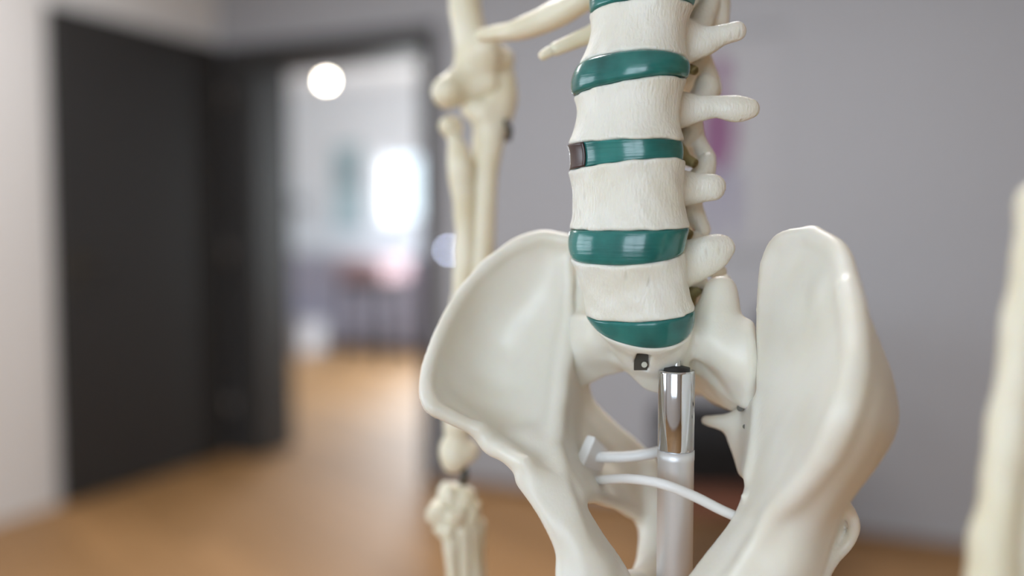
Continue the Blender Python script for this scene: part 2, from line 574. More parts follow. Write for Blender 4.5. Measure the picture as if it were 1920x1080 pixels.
def rbox(mb, x0, x1, y0, y1, z0, z1):
    # room y points towards the camera, which is local -y after the yaw
    mb.box(x0, x1, -y1, -y0, z0, z1)
    return mb


def struct(name, mb, mat, bevel=0.0):
    o = mb.build(name, mat, None, bevel)
    in_room(o); props(o, kind='structure')
    return o


FAR_Y, FAR_X0, FAR_X1 = -4.3, -5.0, 2.6
struct('floor', rbox(MB(), FAR_X0 - .2, ROOM_X1 + .2, FAR_Y - .2, ROOM_Y1 + .2, -0.1, 0), M_FLOOR)
struct('ceiling', rbox(MB(), FAR_X0 - .2, ROOM_X1 + .2, FAR_Y - .2, ROOM_Y1 + .2, ROOM_H, ROOM_H + .1), M_CEIL)
wl = MB()
LW0, LW1 = 3.3, 5.6
for a in ((0, LW0, 0, ROOM_H), (LW1, ROOM_Y1, 0, ROOM_H), (LW0, LW1, 0, .8), (LW0, LW1, 2.3, ROOM_H)):
    rbox(wl, ROOM_X0 - .15, ROOM_X0, a[0], a[1], a[2], a[3])
struct('wall_left', wl, M_WALL)
struct('wall_right', rbox(MB(), ROOM_X1, ROOM_X1 + .15, -.2, ROOM_Y1, 0, ROOM_H), plain('warm_beige_paint', (0.42, 0.30, 0.18), 0.9, noise=0.02, nscale=3))
OX0, OX1, OZ, WT = 0.16, 1.165, 2.0, .25           # the door opening
wb = MB()
rbox(wb, FAR_X0, OX0, -WT, 0, 0, ROOM_H)
rbox(wb, OX1, ROOM_X1, -WT, 0, 0, ROOM_H)
rbox(wb, OX0, OX1, -WT, 0, OZ, ROOM_H)
struct('wall_back', wb, M_WALL2)


def wall_with_windows(name, x0, x1, y0, y1, wins, mat):
    mb = MB(); x = x0
    for a, b, z0, z1 in wins:
        rbox(mb, x, a, y0, y1, 0, ROOM_H)
        rbox(mb, a, b, y0, y1, 0, z0); rbox(mb, a, b, y0, y1, z1, ROOM_H)
        x = b
    rbox(mb, x, x1, y0, y1, 0, ROOM_H)
    return struct(name, mb, mat)


wall_with_windows('wall_front', ROOM_X0 - .15, ROOM_X1 + .15, ROOM_Y1, ROOM_Y1 + .15,
                  [(2.25, 4.15, 0.8, 2.3)], M_WALL)
wall_with_windows('wall_far', FAR_X0, FAR_X1, FAR_Y - .15, FAR_Y, [(-1.92, -0.4, 1.25, 1.96)], M_FARWALL)
struct('wall_far_left', rbox(MB(), FAR_X0 - .15, FAR_X0, FAR_Y - .15, 0, 0, ROOM_H), M_FARWALL)
wr_ = MB()
for a in ((FAR_Y - .15, -3.95, 0, ROOM_H), (-2.25, -WT, 0, ROOM_H), (-3.95, -2.25, 0, .9), (-3.95, -2.25, 2.3, ROOM_H)):
    rbox(wr_, FAR_X1, FAR_X1 + .15, a[0], a[1], a[2], a[3])
struct('wall_far_right', wr_, M_FARWALL)


def window(n, x0, x1, z0, z1, y0, y1, bars):
    yc = (y0 + y1) / 2
    f = MB(); t = 0.05
    rbox(f, x0, x0 + t, yc - .03, yc + .03, z0, z1); rbox(f, x1 - t, x1, yc - .03, yc + .03, z0, z1)
    rbox(f, x0 + t, x1 - t, yc - .03, yc + .03, z0, z0 + t); rbox(f, x0 + t, x1 - t, yc - .03, yc + .03, z1 - t, z1)
    o = f.build('window_%d' % n, M_WHITE); in_room(o); props(o, kind='structure')
    xs = [x0 + t] + [x0 + (x1 - x0) * (i + 1) / (bars + 1) for i in range(bars)] + [x1 - t]
    for i in range(bars):
        rbox(MB(), xs[i + 1] - .025, xs[i + 1] + .025, yc - .03, yc + .03, z0 + t, z1 - t).build('mullion', M_WHITE, o)
    for i in range(bars + 1):
        a = xs[i] + (.025 if i else 0); b = xs[i + 1] - (.025 if i < bars else 0)
        rbox(MB(), a, b, yc - .004, yc + .004, z0 + t, z1 - t).build('pane', M_PANE, o)


window(1, 2.25, 4.15, 0.8, 2.3, ROOM_Y1, ROOM_Y1 + .15, 1)


def side_window(n, xa, xb, y0, y1, z0, z1):
    wf = MB()
    for a in ((y0, y0 + .05, z0, z1), (y1 - .05, y1, z0, z1), (y0 + .05, y1 - .05, z0, z0 + .05), (y0 + .05, y1 - .05, z1 - .05, z1)):
        rbox(wf, xa, xb, a[0], a[1], a[2], a[3])
    wf = wf.build('window_%d' % n, M_WHITE); in_room(wf); props(wf, kind='structure')
    ym = (y0 + y1) / 2
    rbox(MB(), xa, xb, ym - .025, ym + .025, z0 + .05, z1 - .05).build('mullion', M_WHITE, wf)
    for a, b in ((y0 + .05, ym - .025), (ym + .025, y1 - .05)):
        rbox(MB(), (xa + xb) / 2 - .004, (xa + xb) / 2 + .004, a, b, z0 + .05, z1 - .05).build('pane', M_PANE, wf)


window(3, -1.92, -0.4, 1.25, 1.96, FAR_Y - .15, FAR_Y, 1)
side_window(2, ROOM_X0 - .105, ROOM_X0 - .045, LW0, LW1, .8, 2.3)
side_window(4, FAR_X1 + .045, FAR_X1 + .105, -3.95, -2.25, .9, 2.3)  # unseen window, added for the fill light that evens the far room

# door frame: casing and reveal linings
fr = rbox(MB(), 0.0, OX0 - .005, 0.001, 0.022, 0, OZ + .09)
fr = fr.build('trim_1', M_FRAME, None, .004); in_room(fr); props(fr, kind='structure')
rbox(MB(), OX1 + .005, OX1 + .065, 0.001, 0.022, 0, OZ + .09).build('casing', M_FRAME, fr, .004)
rbox(MB(), OX0 - .005, OX1 + .005, 0.001, 0.022, OZ + .0, OZ + .09).build('casing', M_FRAME, fr, .004)
rbox(MB(), OX0, OX0 + .02, -WT - .012, 0.018, 0, OZ).build('jamb_lining', M_FRAME, fr, .002)
rbox(MB(), OX1 - .02, OX1, -WT - .012, 0.018, 0, OZ).build('jamb_lining', M_FRAME, fr, .002)
rbox(MB(), OX0 + .02, OX1 - .02, -WT - .012, 0.018, OZ - .02, OZ).build('jamb_lining', M_FRAME, fr, .002)

# the open leaf, folded back against the left wall
door = rbox(MB(), -.044, -.004, 0.03, 1.0, 0.006, 2.09).build('door_1', M_DOOR, None, .003)
in_room(door); props(door, kind='structure')
h = MB()
h.tube([(-.004, -.93, 1.03), (.045, -.93, 1.03), (.05, -.915, 1.03), (.05, -.81, 1.03)], .009, 10)
hd = h.build('door_handle', M_DARKMETAL, door)
hp = MB(); hp.box(-.004, .002, -.955, -.905, .92, 1.10); hp.build('handle_plate', M_DARKMETAL, door, .001)
for z in (.25, 1.05, 1.85):
    MB().tube([(.004, -.026, z - .05), (.004, -.026, z + .05)], .008, 10).build('hinge', M_STEEL, door)

# skirting on the door wall, right of the frame
bb = rbox(MB(), OX1 + .07, ROOM_X1, 0.0005, .014, 0, .035)
o = bb.build('baseboard_back', plain('oak_skirting', (0.17, 0.09, 0.035), 0.5), None, .002)
in_room(o); props(o, kind='structure')

# ------------------------------------------------------------------ furniture in the background


def room_empty(name, x, y, z, rz=0.0):
    return empty(name, RM(x, y, z), ROOM_YAW + rz)


# far room: sideboard
sb = room_empty('sideboard', -2.35, -3.98, 0)
props(sb, 'lilac grey sideboard standing along the far wall under the bright window', 'cabinet')
MB().box(-.95, 1.35, -.24, .26, .06, .90).build('body', M_CAB, sb, .004)
MB().box(-.97, 1.37, -.26, .27, .90, .94).build('top', plain('grey_top', (0.42, 0.42, 0.48), .5), sb, .004)
MB().box(-.92, 1.32, -.20, .22, 0, .06).build('plinth', M_BLACK, sb)
for i in range(4):
    x0 = -.94 + i * .5725
    dd = MB().box(x0, x0 + .56, -.262, -.241, .08, .885).build('cabinet_door', M_CAB, sb, .003)
    MB().tube([(x0 + .5, -.275, .55), (x0 + .5, -.275, .75)], .006, 8).build('door_pull', M_STEEL, dd)
M_BOX = plain('pale_grey_box', (.5, .49, .52), .6)
# pale low box
wbx = room_empty('storage_box', -2.45, -3.42, 0)
props(wbx, 'low pale storage box on the floor in front of the sideboard', 'box')
MB().box(-.42, .32, -.18, .18, 0, .24).build('body', M_BOX, wbx, .012)
MB().box(-.435, .335, -.19, .19, .24, .29).build('lid', M_BOX, wbx, .012)
# bar stool
st = room_empty('bar_stool', -1.22, -3.1, 0)
props(st, 'tall black legged stool with thick dusty pink seat in the next room', 'stool')
MB().box(-.24, .24, -.22, .22, .74, .92).build('seat', M_PINK, st, .03)
MB().box(-.22, .22, -.20, .20, .68, .742).build('seat_frame', M_BLACK, st, .004)
for sx in (-1, 1):
    for sy in (-1, 1):
        MB().tube([(sx * .20, sy * .17, .69), (sx * .235, sy * .205, 0)], .022, 10).build('leg', M_BLACK, st)
MB().tube([(-.225, -.19, .25), (.225, -.19, .25)], .012, 8).build('footrest', M_BLACK, st)
MB().tube([(-.225, .19, .25), (.225, .19, .25)], .012, 8).build('footrest', M_BLACK, st)
# picture
pc = room_empty('framed_picture', -2.33, -4.30, 1.62)
props(pc, 'tall pale teal picture hanging on the far wall left of the window', 'picture')
MB().box(-.20, .20, -.008, -.002, -.45, .45).build('print', M_TEAL, pc)
for a in ((-.22, -.20, -.47, .47), (.20, .22, -.47, .47), (-.20, .20, -.47, -.45), (-.20, .20, .45, .47)):
    MB().box(a[0], a[1], -.022, -.001, a[2], a[3]).build('frame', M_WHITE, pc)
MB().box(-.12, .10, -.010, -.0081, .0, .30).build('print_motif', plain('slate_print', (0.22, 0.30, 0.33), .7, noise=.3, nscale=9), pc)
# shelf
sh = room_empty('wall_shelf', -3.05, -4.30, 1.50)
props(sh, 'thin grey wall shelf high above the left end of the sideboard', 'shelf')
MB().box(-.35, .22, -.2, -.001, -.02, .02).build('board', plain('grey_board', (.45, .45, .47), .6), sh, .003)
for x in (-.25, .12):
    MB().box(x - .012, x + .012, -.16, -.001, -.12, -.02).build('bracket', M_STEEL, sh)

# ceiling spot: small glowing bulb
LP = P(612, 152, 7.9)
lamp = empty('ceiling_spotlight', (LP[0], LP[1], ROOM_H))
props(lamp, 'small glowing ceiling spotlight in the next room beyond the doorway', 'lamp')
MB().lathe([(0.0001, -.02), (.05, -.02), (.05, 0), (.0001, 0)], 20).build('ceiling_plate', M_WHITE, lamp)
dz = LP[2] - ROOM_H
MB().tube([(0, 0, -.02), (0, 0, dz + .055)], .006, 10).build('stem', M_WHITE, lamp)
MB().lathe([(.0001, dz + .075), (.016, dz + .07), (.026, dz + .03), (.026, dz + .015)], 20).build('socket', M_WHITE, lamp)
MB().lathe([(.0001, dz - .024), (.012, dz - .021), (.021, dz - .011), (.024, dz), (.021, dz + .011), (.012, dz + .021), (.0001, dz + .024)], 20).build('bulb', M_BULB, lamp)

# flat ceiling panels of the near room; the left one added to brighten walls
for x, y, lab in ((2.6, 2.1, 'flat rectangular ceiling light panel above the middle of the near room'),
                  (0.8, 1.7, 'added flat ceiling panel brightening the walls around the open dark door leaf')):
    cpn = room_empty('ceiling_light', x, y, ROOM_H)
    props(cpn, lab, 'lamp')
    for a in ((-.63, -.60, -.33, .33), (.60, .63, -.33, .33), (-.60, .60, -.33, -.30), (-.60, .60, .30, .33)):
        MB().box(a[0], a[1], a[2], a[3], -.03, -.0005).build('frame', M_WHITE, cpn)
    MB().box(-.60, .60, -.30, .30, -.006, -.0005).build('backing', M_WHITE, cpn)

# made-up switch and glowing dot, put in for a bluish glint right of the frame
sw = room_empty('added_switch', 1.29, 0.0, 1.075)
props(sw, 'added small square switch, its glowing dot standing in for a bluish glint beside the door frame', 'switch')
MB().box(-.04, .04, -.009, -.001, -.04, .04).build('plate', plain('grey_switch', (.5, .5, .52), .5), sw, .002)
MB().box(-.028, .028, -.013, -.0091, -.028, .028).build('rocker', plain('grey_switch_rocker', (.5, .5, .52), .45), sw, .002)
ind = MB().lathe([(.0001, .004), (.006, .003), (.0075, 0)], 16).build('glint_dot', M_GLINT, sw)
ind.rotation_euler = (math.pi / 2, 0, 0); ind.location = (0, -.0131, 0)

# wall chart with a faint standing figure
ch = room_empty('wall_chart', 2.50, 0.0, 1.50)
props(ch, 'pale wall chart with faint purple figure print behind the spine model', 'poster')
MB().box(-.24, .24, -.004, -.001, -.42, .42).build('sheet', M_PAPER, ch)
for z in (-.43, .43):
    MB().tube([(-.25, -.006, z), (.25, -.006, z)], .005, 8).build('hanging_rod', M_WALL2, ch)


def blot(name, pts, mat):
    n = len(pts)
    me = bpy.data.meshes.new(name)
    v = [(x, -.0052, z) for x, z in pts] + [(x, -.0041, z) for x, z in pts]
    f = [tuple(range(n)), tuple(range(2 * n - 1, n - 1, -1))] + [(i, n + i, n + (i + 1) % n, (i + 1) % n) for i in range(n)]
    me.from_pydata(v, [], f); me.update()
    return link_mesh(name, me, mat, ch)


def oval(cx, cz, rx, rz, n=20):
    return [(cx + rx * math.cos(2 * math.pi * i / n), cz + rz * math.sin(2 * math.pi * i / n)) for i in range(n)]


blot('print_figure', oval(.0, .285, .04, .055), M_INK)
blot('print_figure', oval(-.005, .05, .075, .16), M_INK)
blot('print_figure', [(.005, -.10), (.08, -.09), (.085, -.25), (.065, -.37), (.03, -.37), (.02, -.22)], M_INK2)
blot('print_figure', [(-.005, -.10), (-.02, -.22), (-.03, -.37), (-.065, -.37), (-.085, -.25), (-.08, -.09)], M_INK2)

# black easy chair, seen side on behind the pelvis
cp = P(1405, 900, 3.02)
chr_ = empty('easy_chair', (cp[0], cp[1], 0), math.radians(-8))
props(chr_, 'black upholstered chair with red brown wooden legs by the back wall', 'chair')
MB().box(-.315, .16, -.28, .28, .38, .545).build('seat', M_LEATHER, chr_, .03)
bk = MB()
bk.quadbox([(.02, -.27, .48), (.14, -.27, .48), (.14, .27, .48), (.02, .27, .48),
            (.05, -.27, .885), (.16, -.27, .885), (.16, .27, .885), (.05, .27, .885)])
bk.build('backrest', M_LEATHER, chr_, .03)
MB().box(-.31, .14, -.25, .25, .28, .382).build('seat_frame', M_WOODLEG, chr_, .005)
for sx, sy in ((-.28, -.23), (-.28, .23), (.12, -.23), (.12, .23)):
    MB().tube([(sx, sy, .29), (sx * 1.08, sy * 1.05, 0)], [.024, .016], 10).build('leg', M_WOODLEG, chr_)

# ------------------------------------------------------------------ the skeleton
BASE = np.array([0.0775, 0.416, 0.0])
sk = empty('anatomical_skeleton', BASE)
props(sk, 'life size cream plastic skeleton model with teal spinal discs, mounted on a steel pole', 'skeleton')
PHI = math.radians(35)
LAT = np.array([math.cos(PHI), -math.sin(PHI), 0])     # the skeleton's left (picture right)
FWD = np.array([-math.sin(PHI), -math.cos(PHI), 0])    # the way the skeleton faces
UPV = np.array([0, 0, 1.0])
SIL = 0.884


def plate(px, py, d, half_px, alpha, tau):
    n = np.array([tau, -alpha, 1.0]); n /= np.linalg.norm(n)
    return P(px, py, d), n, half_px * d / F_PX / SIL


def ring_radius(u, v, a, back=0.62, front=0.74):
    """pseudo radius (1 on the outline) of the kidney shaped section"""
    b = np.where(v > 0, a * front, a * back)
    e = 2.25
    return (np.abs(u / a) ** e + np.abs(v / b) ** e) ** (1 / e)


def add_body(f, top, bot, waist, k=0.0016, rim=0.03):
    (ct, nt, rt), (cb, nb, rb) = top, bot
    lo = np.minimum(ct, cb) - 0.034; hi = np.maximum(ct, cb) + 0.034

    def fn(X, Y, Z):
        dt = (X - ct[0]) * nt[0] + (Y - ct[1]) * nt[1] + (Z - ct[2]) * nt[2]
        db = -((X - cb[0]) * nb[0] + (Y - cb[1]) * nb[1] + (Z - cb[2]) * nb[2])
        a_, b_ = np.maximum(-dt, 0), np.maximum(-db, 0)
        s = b_ / (a_ + b_ + 1e-9)
        s = np.where(dt > 0, 1.0, np.where(db > 0, 0.0, s))
        w = 4 * s * (1 - s)
        R = (rb + (rt - rb) * s) * (1 + rim * (1 - w) ** 3 - waist * w)
        x, y = X - (cb[0] + (ct[0] - cb[0]) * s), Y - (cb[1] + (ct[1] - cb[1]) * s)
        z = Z - (cb[2] + (ct[2] - cb[2]) * s)
        u = x * LAT[0] + y * LAT[1]; v = x * FWD[0] + y * FWD[1]
        # measure along the tilted plates
        v = v + np.sign(v) * 0
        d = (ring_radius(u, v, R) - 1) * R * 0.8
        m = np.maximum(dt, db)
        hh = np.maximum(k - np.abs(d - m), 0) / k
        return np.maximum(d, m) + hh * hh * k * .25
    f.func(fn, lo, hi, 0.002)


def loc(c, u, v, w):
    return np.array(c) + LAT * u + FWD * v + UPV * w


def bone(name, f, mat, smooth=2, label=None):
    me = f.mesh(name, smooth, BASE)
    o = link_mesh(name, me, mat, sk)
    if label: o['label'] = label
    return o


# vertebra plates: (centre px, centre py, depth, half width px, tilt to the camera, tilt in the picture)
T12t = plate(1226, -262, .425, 82, -.12, .03); T12b = plate(1222, -178, .424, 84, -.10, .03)
L1t = plate(1215, -140, .420, 84, -.10, .02); L1b = plate(1208, -38, .417, 88, -.10, .00)
L2t = plate(1203, 19, .413, 88, -.06, .01);  L2b = plate(1187, 121, .412, 92, -.12, .05)
L3t = plate(1181, 165, .411, 95, -.05, -.10); L3b = plate(1173, 270, .410, 100, .00, .00)
L4t = plate(1175, 311, .410, 99, -.05, -.06); L4b = plate(1180, 428, .410, 102, .06, -.03)
L5t = plate(1176, 475, .410, 97, .20, -.13); L5b = plate(1200, 585, .411, 92, .14, -.13)
S1t = plate(1204, 603, .413, 86, .50, -.13)

CAMV = np.array([0, -1.0, 0])


def vertebra(top, bot, waist, tp, tp_r, extra, tp_flat=0.55, left_tp=0.034, seed=0):
    c = (top[0] + bot[0]) / 2
    hgt = np.linalg.norm(top[0] - bot[0])
    f = Field(c - np.array([.058, .045, .05]), c + np.array([.075, .085, .05]), 0.00085)
    # arch: pedicles, laminae, spinous process
    for sgn in (1, -1):
        f.chain([loc(c, sgn * .014, -.008, hgt * .18), loc(c, sgn * .016, -.024, hgt * .16)], [.0066, .0052], .003)
        f.chain([loc(c, sgn * .016, -.024, hgt * .16), loc(c, sgn * .016, -.036, -.002), loc(c, sgn * .004, -.042, -.010)], [.0050, .0044, .006], .003)
    f.chain([loc(c, 0, -.038, -.006), loc(c, 0, -.052, -.010), loc(c, 0, -.066, -.012)], [.0085, .0085, .0075], .004, flat=(LAT, .45))
    # far transverse process and articular processes
    f.chain([loc(c, -.017, -.022, hgt * .12), loc(c, -left_tp, -.030, hgt * .2)], [.0068, .0045], .003, flat=(FWD, .6))
    f.chain([loc(c, -.017, -.026, .006), loc(c, -.019, -.031, .018)], [.006, .0055], .003)
    f.chain([loc(c, -.015, -.035, -.006), loc(c, -.015, -.037, -.022)], [.006, .0055], .003)
    for pts, rad, k in extra:
        f.chain([P(*p) for p in pts], rad, k)
    # near transverse process
    f.chain([P(*p) for p in tp], tp_r, .006, flat=((.15, -1, .1), tp_flat))
    add_body(f, top, bot, waist)
    f.bumps(.00022, .011, seed)
    f.blur(1)
    return bone('vertebra', f, M_BONE, 2)


vertebra(T12t, T12b, .06, [(1290, -215, .425), (1340, -225, .43)], [.006, .005], [], seed=1)
vertebra(L1t, L1b, .07, [(1285, -85, .422), (1350, -105, .425), (1385, -112, .427)], [.0075, .0055, .004],
         [([(1305, -70, .437), (1325, -110, .44)], [.006, .005], .003),
          ([(1318, -50, .447), (1335, 0, .447), (1345, 38, .445)], [.0075, .0085, .006], .004)], seed=2)
vertebra(L2t, L2b, .085, [(1270, 92, .416), (1315, 80, .415), (1352, 66, .414), (1382, 58, .413)], [.0085, .0068, .0052, .0048],
         [([(1300, 62, .435), (1322, 25, .437), (1330, 5, .437)], [.0075, .006, .005], .004),
          ([(1312, 100, .442), (1328, 140, .443), (1336, 168, .443)], [.0048, .0048, .0046], .002)], seed=3)
vertebra(L3t, L3b, .095, [(1262, 208, .416), (1305, 204, .414), (1342, 199, .413), (1378, 203, .412), (1408, 203, .411)], [.0085, .0062, .0053, .0064, .0045],
         [([(1310, 195, .432), (1325, 168, .434), (1322, 158, .434)], [.0065, .0060, .0052], .003),
          ([(1300, 225, .438), (1308, 262, .438), (1324, 298, .436)], [.0042, .0040, .0046], .002)], seed=4)
vertebra(L4t, L4b, .06, [(1262, 355, .416), (1308, 353, .414), (1338, 350, .413)], [.0088, .0068, .0062],
         [([(1308, 345, .430), (1322, 315, .432), (1326, 302, .432)], [.0062, .0052, .0044], .003),
          ([(1298, 375, .437), (1306, 405, .435), (1318, 430, .434)], [.0044, .0046, .0040], .002)], seed=5)
vertebra(L5t, L5b, .04, [(1250, 505, .415), (1300, 488, .413), (1338, 472, .411), (1356, 464, .411)], [.0110, .0098, .0082, .0058],
         [([(1292, 478, .432), (1303, 450, .434)], [.0055, .0046], .003),
          ([(1325, 500, .438), (1348, 510, .439)], [.004, .004], .002)], left_tp=.036, seed=6)


# discs
def disc(top, bot, bulge, flat_side=1.0, shift=(0, 0), label=None, name='intervertebral_disc'):
    (ct, nt, rt), (cb, nb, rb) = top, bot
    seg, nr = 96, 12
    V = []; Fc = []
    rows = []
    prof = []
    for i in range(nr + 1):
        s = i / nr
        prof.append((s, 1.0))
    rings = [(0, .55)] + [(s, 1) for s, _ in prof] + [(1, .55)]
    for s, q in rings:
        w = 4 * s * (1 - s)
        Rr = (rb + (rt - rb) * s) * flat_side * (1 + bulge * w ** 0.6) * q
        for k in range(seg):
            th = 2 * math.pi * k / seg
            cu, sv = math.cos(th), math.sin(th)
            e = 2 / 2.25
            u = Rr * math.copysign(abs(cu) ** e, cu)
            v = Rr * (.74 if sv > 0 else .62) * math.copysign(abs(sv) ** e, sv)
            o = LAT * u + FWD * v
            # height of both plates under this point
            pt = ct + o; pb = cb + o
            zt = pt[2] - (nt[:2] @ o[:2]) / nt[2]
            zb = pb[2] - (nb[:2] @ o[:2]) / nb[2]
            mid = cb + (ct - cb) * s + o
            z = zb + (zt - zb) * s
            V.append((mid[0] - BASE[0] + shift[0] * w, mid[1] - BASE[1], z - BASE[2]))
    for i in range(len(rings) - 1):
        for k in range(seg):
            k2 = (k + 1) % seg
            Fc.append((i * seg + k, i * seg + k2, (i + 1) * seg + k2, (i + 1) * seg + k))
    Fc.append(tuple(reversed(range(seg)))); e0 = (len(rings) - 1) * seg
    Fc.append(tuple(e0 + k for k in range(seg)))
    me = bpy.data.meshes.new(name)
    me.from_pydata(V, [], Fc)
    me.polygons.foreach_set('use_smooth', [True] * (len(Fc) - 2) + [False, False])
    me.update()
    o = link_mesh(name, me, M_DISC, sk)
    return o, V, seg


disc(T12b, L1t, .05)
disc(L1b, L2t, .04)
disc(L2b, L3t, .085, shift=(-.0006, 0))
d34, V34, seg = disc(L3b, L4t, -.01, .965, shift=(.0006, 0))
d34['label'] = 'flat sided teal disc with a dark brown patch at one end'
disc(L4b, L5t, .035, .985, shift=(-.0006, 0))
disc(L5b, S1t, .03, .99)

# the brown damaged patch at the picture-left end of the third disc
les = MB()
th0 = [k for k in range(seg) if 112 <= 360 * k / seg <= 172]
rows = range(1, 14)
for i in rows:
    for k in th0:
        x, y, z = V34[i * seg + k]
        c = (L3b[0] + L4t[0]) / 2 - BASE
        dv = np.array([x - c[0], y - c[1]]); dv = dv / np.linalg.norm(dv) * .0005
        les.v.append((x + dv[0], y + dv[1], z))
w = len(th0)
for i in range(len(rows) - 1):
    for k in range(w - 1):
        les.f.append((i * w + k, i * w + k + 1, (i + 1) * w + k + 1, (i + 1) * w + k)); les.sm.append(True)
lo_ = les.build('disc_lesion', M_LESION, d34)
lo_['label'] = 'dark brown damaged patch'
sol = lo_.modifiers.new('solid', 'SOLIDIFY'); sol.thickness = .001; sol.offset = 0


# nerve stubs: short open tubes
def stub(p, q, r):
    p, q = P(*p) - BASE, P(*q) - BASE
    mb = MB()
    t = (q - p) / np.linalg.norm(q - p)
    pts = [p, p * .65 + q * .35, p * .35 + q * .65, q - t * .0004, q, q, q - t * .0014]
    mb.tube(pts, [r * 3.2, r * 2.3, r * 1.15, r, r * .96, r * .74, r * .66], 20)
    o = mb.build('spinal_nerve', M_NERVE, sk)
    return o


cord = MB()
cp_ = [loc((a[0] + b[0]) / 2, 0, -.0235, 0) - BASE for a, b in ((T12t, T12b), (L1t, L1b), (L2t, L2b), (L3t, L3b), (L4t, L4b), (L5t, L5b))]
cp_.append(loc(S1t[0], 0, -.026, .004) - BASE)
cord.tube(list(spl(np.array(cp_), 8)), .0062, 20)
cord.build('spinal_cord', M_NERVE, sk)['label'] = 'olive cord inside the spinal canal'
stub((1268, 566, .434), (1312, 536, .426), .0034)  # olive stub added to darken the gap here, in place of shade
stub((1262, 118, .432), (1304, 133, .421), .0021)
stub((1258, 284, .432), (1303, 307, .421), .0023)
stub((1252, 420, .432), (1294, 441, .421), .0023)

# ------------------------------------------------------------------ sacrum
def build_sacrum():
    f = Field(P(1200, 600, .43) - np.array([.062, .05, .055]), P(1200, 600, .43) + np.array([.085, .10, .045]), 0.001)
    ct, nt, r = S1t
    cb = P(1222, 648, .440)
    nb = np.array([-.05, -.80, .65]); nb /= np.linalg.norm(nb)
    add_body(f, S1t, (cb, nb, r * .86), .03, rim=.02)
    flatn = np.array([-.25, -.35, 1.0])
    f.chain([P(1225, 636, .438), P(1255, 655, .462), P(1290, 688, .490), P(1315, 725, .512)], [.024, .021, .016, .009], .004, flat=(flatn, .34))
    # wings
    f.sheet([[P(1290, 600, .424), P(1345, 600, .416), P(1396, 616, .413)],
             [P(1300, 620, .420), P(1350, 640, .411), P(1398, 645, .407)],
             [P(1312, 642, .424), P(1360, 680, .411), P(1402, 695, .406)],
             [P(1330, 668, .432), P(1378, 718, .417), P(1400, 748, .412)]], .0048, .005)
    f.sheet([[P(1140, 615, .428), P(1100, 608, .441), P(1072, 605, .452)],
             [P(1140, 645, .430), P(1100, 650, .440), P(1074, 665, .448)],
             [P(1160, 680, .442), P(1118, 692, .452), P(1084, 712, .459)]], .0048, .005)
    # under surface towards the joint, right of the pole
    f.sheet([[P(1300, 680, .432), P(1345, 715, .426), P(1385, 748, .418)],
             [P(1300, 705, .452), P(1335, 735, .446), P(1372, 755, .436)],
             [P(1310, 715, .475), P(1335, 740, .470), P(1360, 752, .460)]], .0035, .004)
    # upper joint processes
    f.chain([P(1338, 640, .416), P(1347, 590, .419), P(1350, 548, .421)], [.0100, .0098, .0080], .005, flat=((0, -1, 0), .7))
    f.chain([P(1372, 590, .430), P(1376, 560, .432), P(1362, 522, .433)], [.0035, .0025, .0018], .003)
    f.chain([P(1092, 600, .455), P(1088, 545, .462), P(1092, 505, .462)], [.0065, .0058, .005], .004)
    # crest behind
    f.chain([P(1255, 600, .475), P(1290, 640, .500), P(1310, 690, .515)], [.007, .007, .006], .004)
    f.chain([P(1215, 610, .445), P(1255, 605, .475)], [.012, .008], .004)
    # small square recess with a screw
    f.bumps(.0003, .016, 11)
    f.blur(1)
    for dd in np.arange(.38, .46, .0005):      # where the bone's front face lies
        i = np.round((P(1206, 678, dd) - f.lo) / f.h).astype(int)
        if f.F[tuple(i)] < 0: break
    s = P(1206, 678, dd)

    def sq(X, Y, Z):
        return np.maximum(np.maximum(np.abs(X - s[0]) - .0030, np.abs(Z - s[2]) - .0042), np.abs(Y - s[1]) - .006) + 0 * X
    f.func(sq, s - .008, s + .008, .0004, True)
    bone('sacrum', f, M_HIP, 1)
    rb = MB(); c = s - BASE
    rb.box(c[0] - .0034, c[0] + .0034, c[1] + .0045, c[1] + .0060, c[2] - .0046, c[2] + .0046)
    rb.build('recess_liner', M_DARKMETAL, sk)  # dark liner put in so the recess reads as shaded
    m = MB(); a = P(1209, 683, dd + .006) - BASE; b = P(1208, 684, dd + .0012) - BASE
    m.tube([a, b], .0013, 12).build('screw', plain('dull_zinc', (.45, .43, .36), .6, .5), sk)


build_sacrum()


# ------------------------------------------------------------------ hip bones
def dish(g):
    """rows of three pixel/depth points, refined to seven along an even curve"""
    out = []
    for row in g:
        a, b, c = [P(*p) for p in row]
        out.append([a * (2 * (t - .5) * (t - 1)) + b * (4 * t * (1 - t)) + c * (2 * t * (t - .5)) for t in np.linspace(0, 1, 7)])
    return out


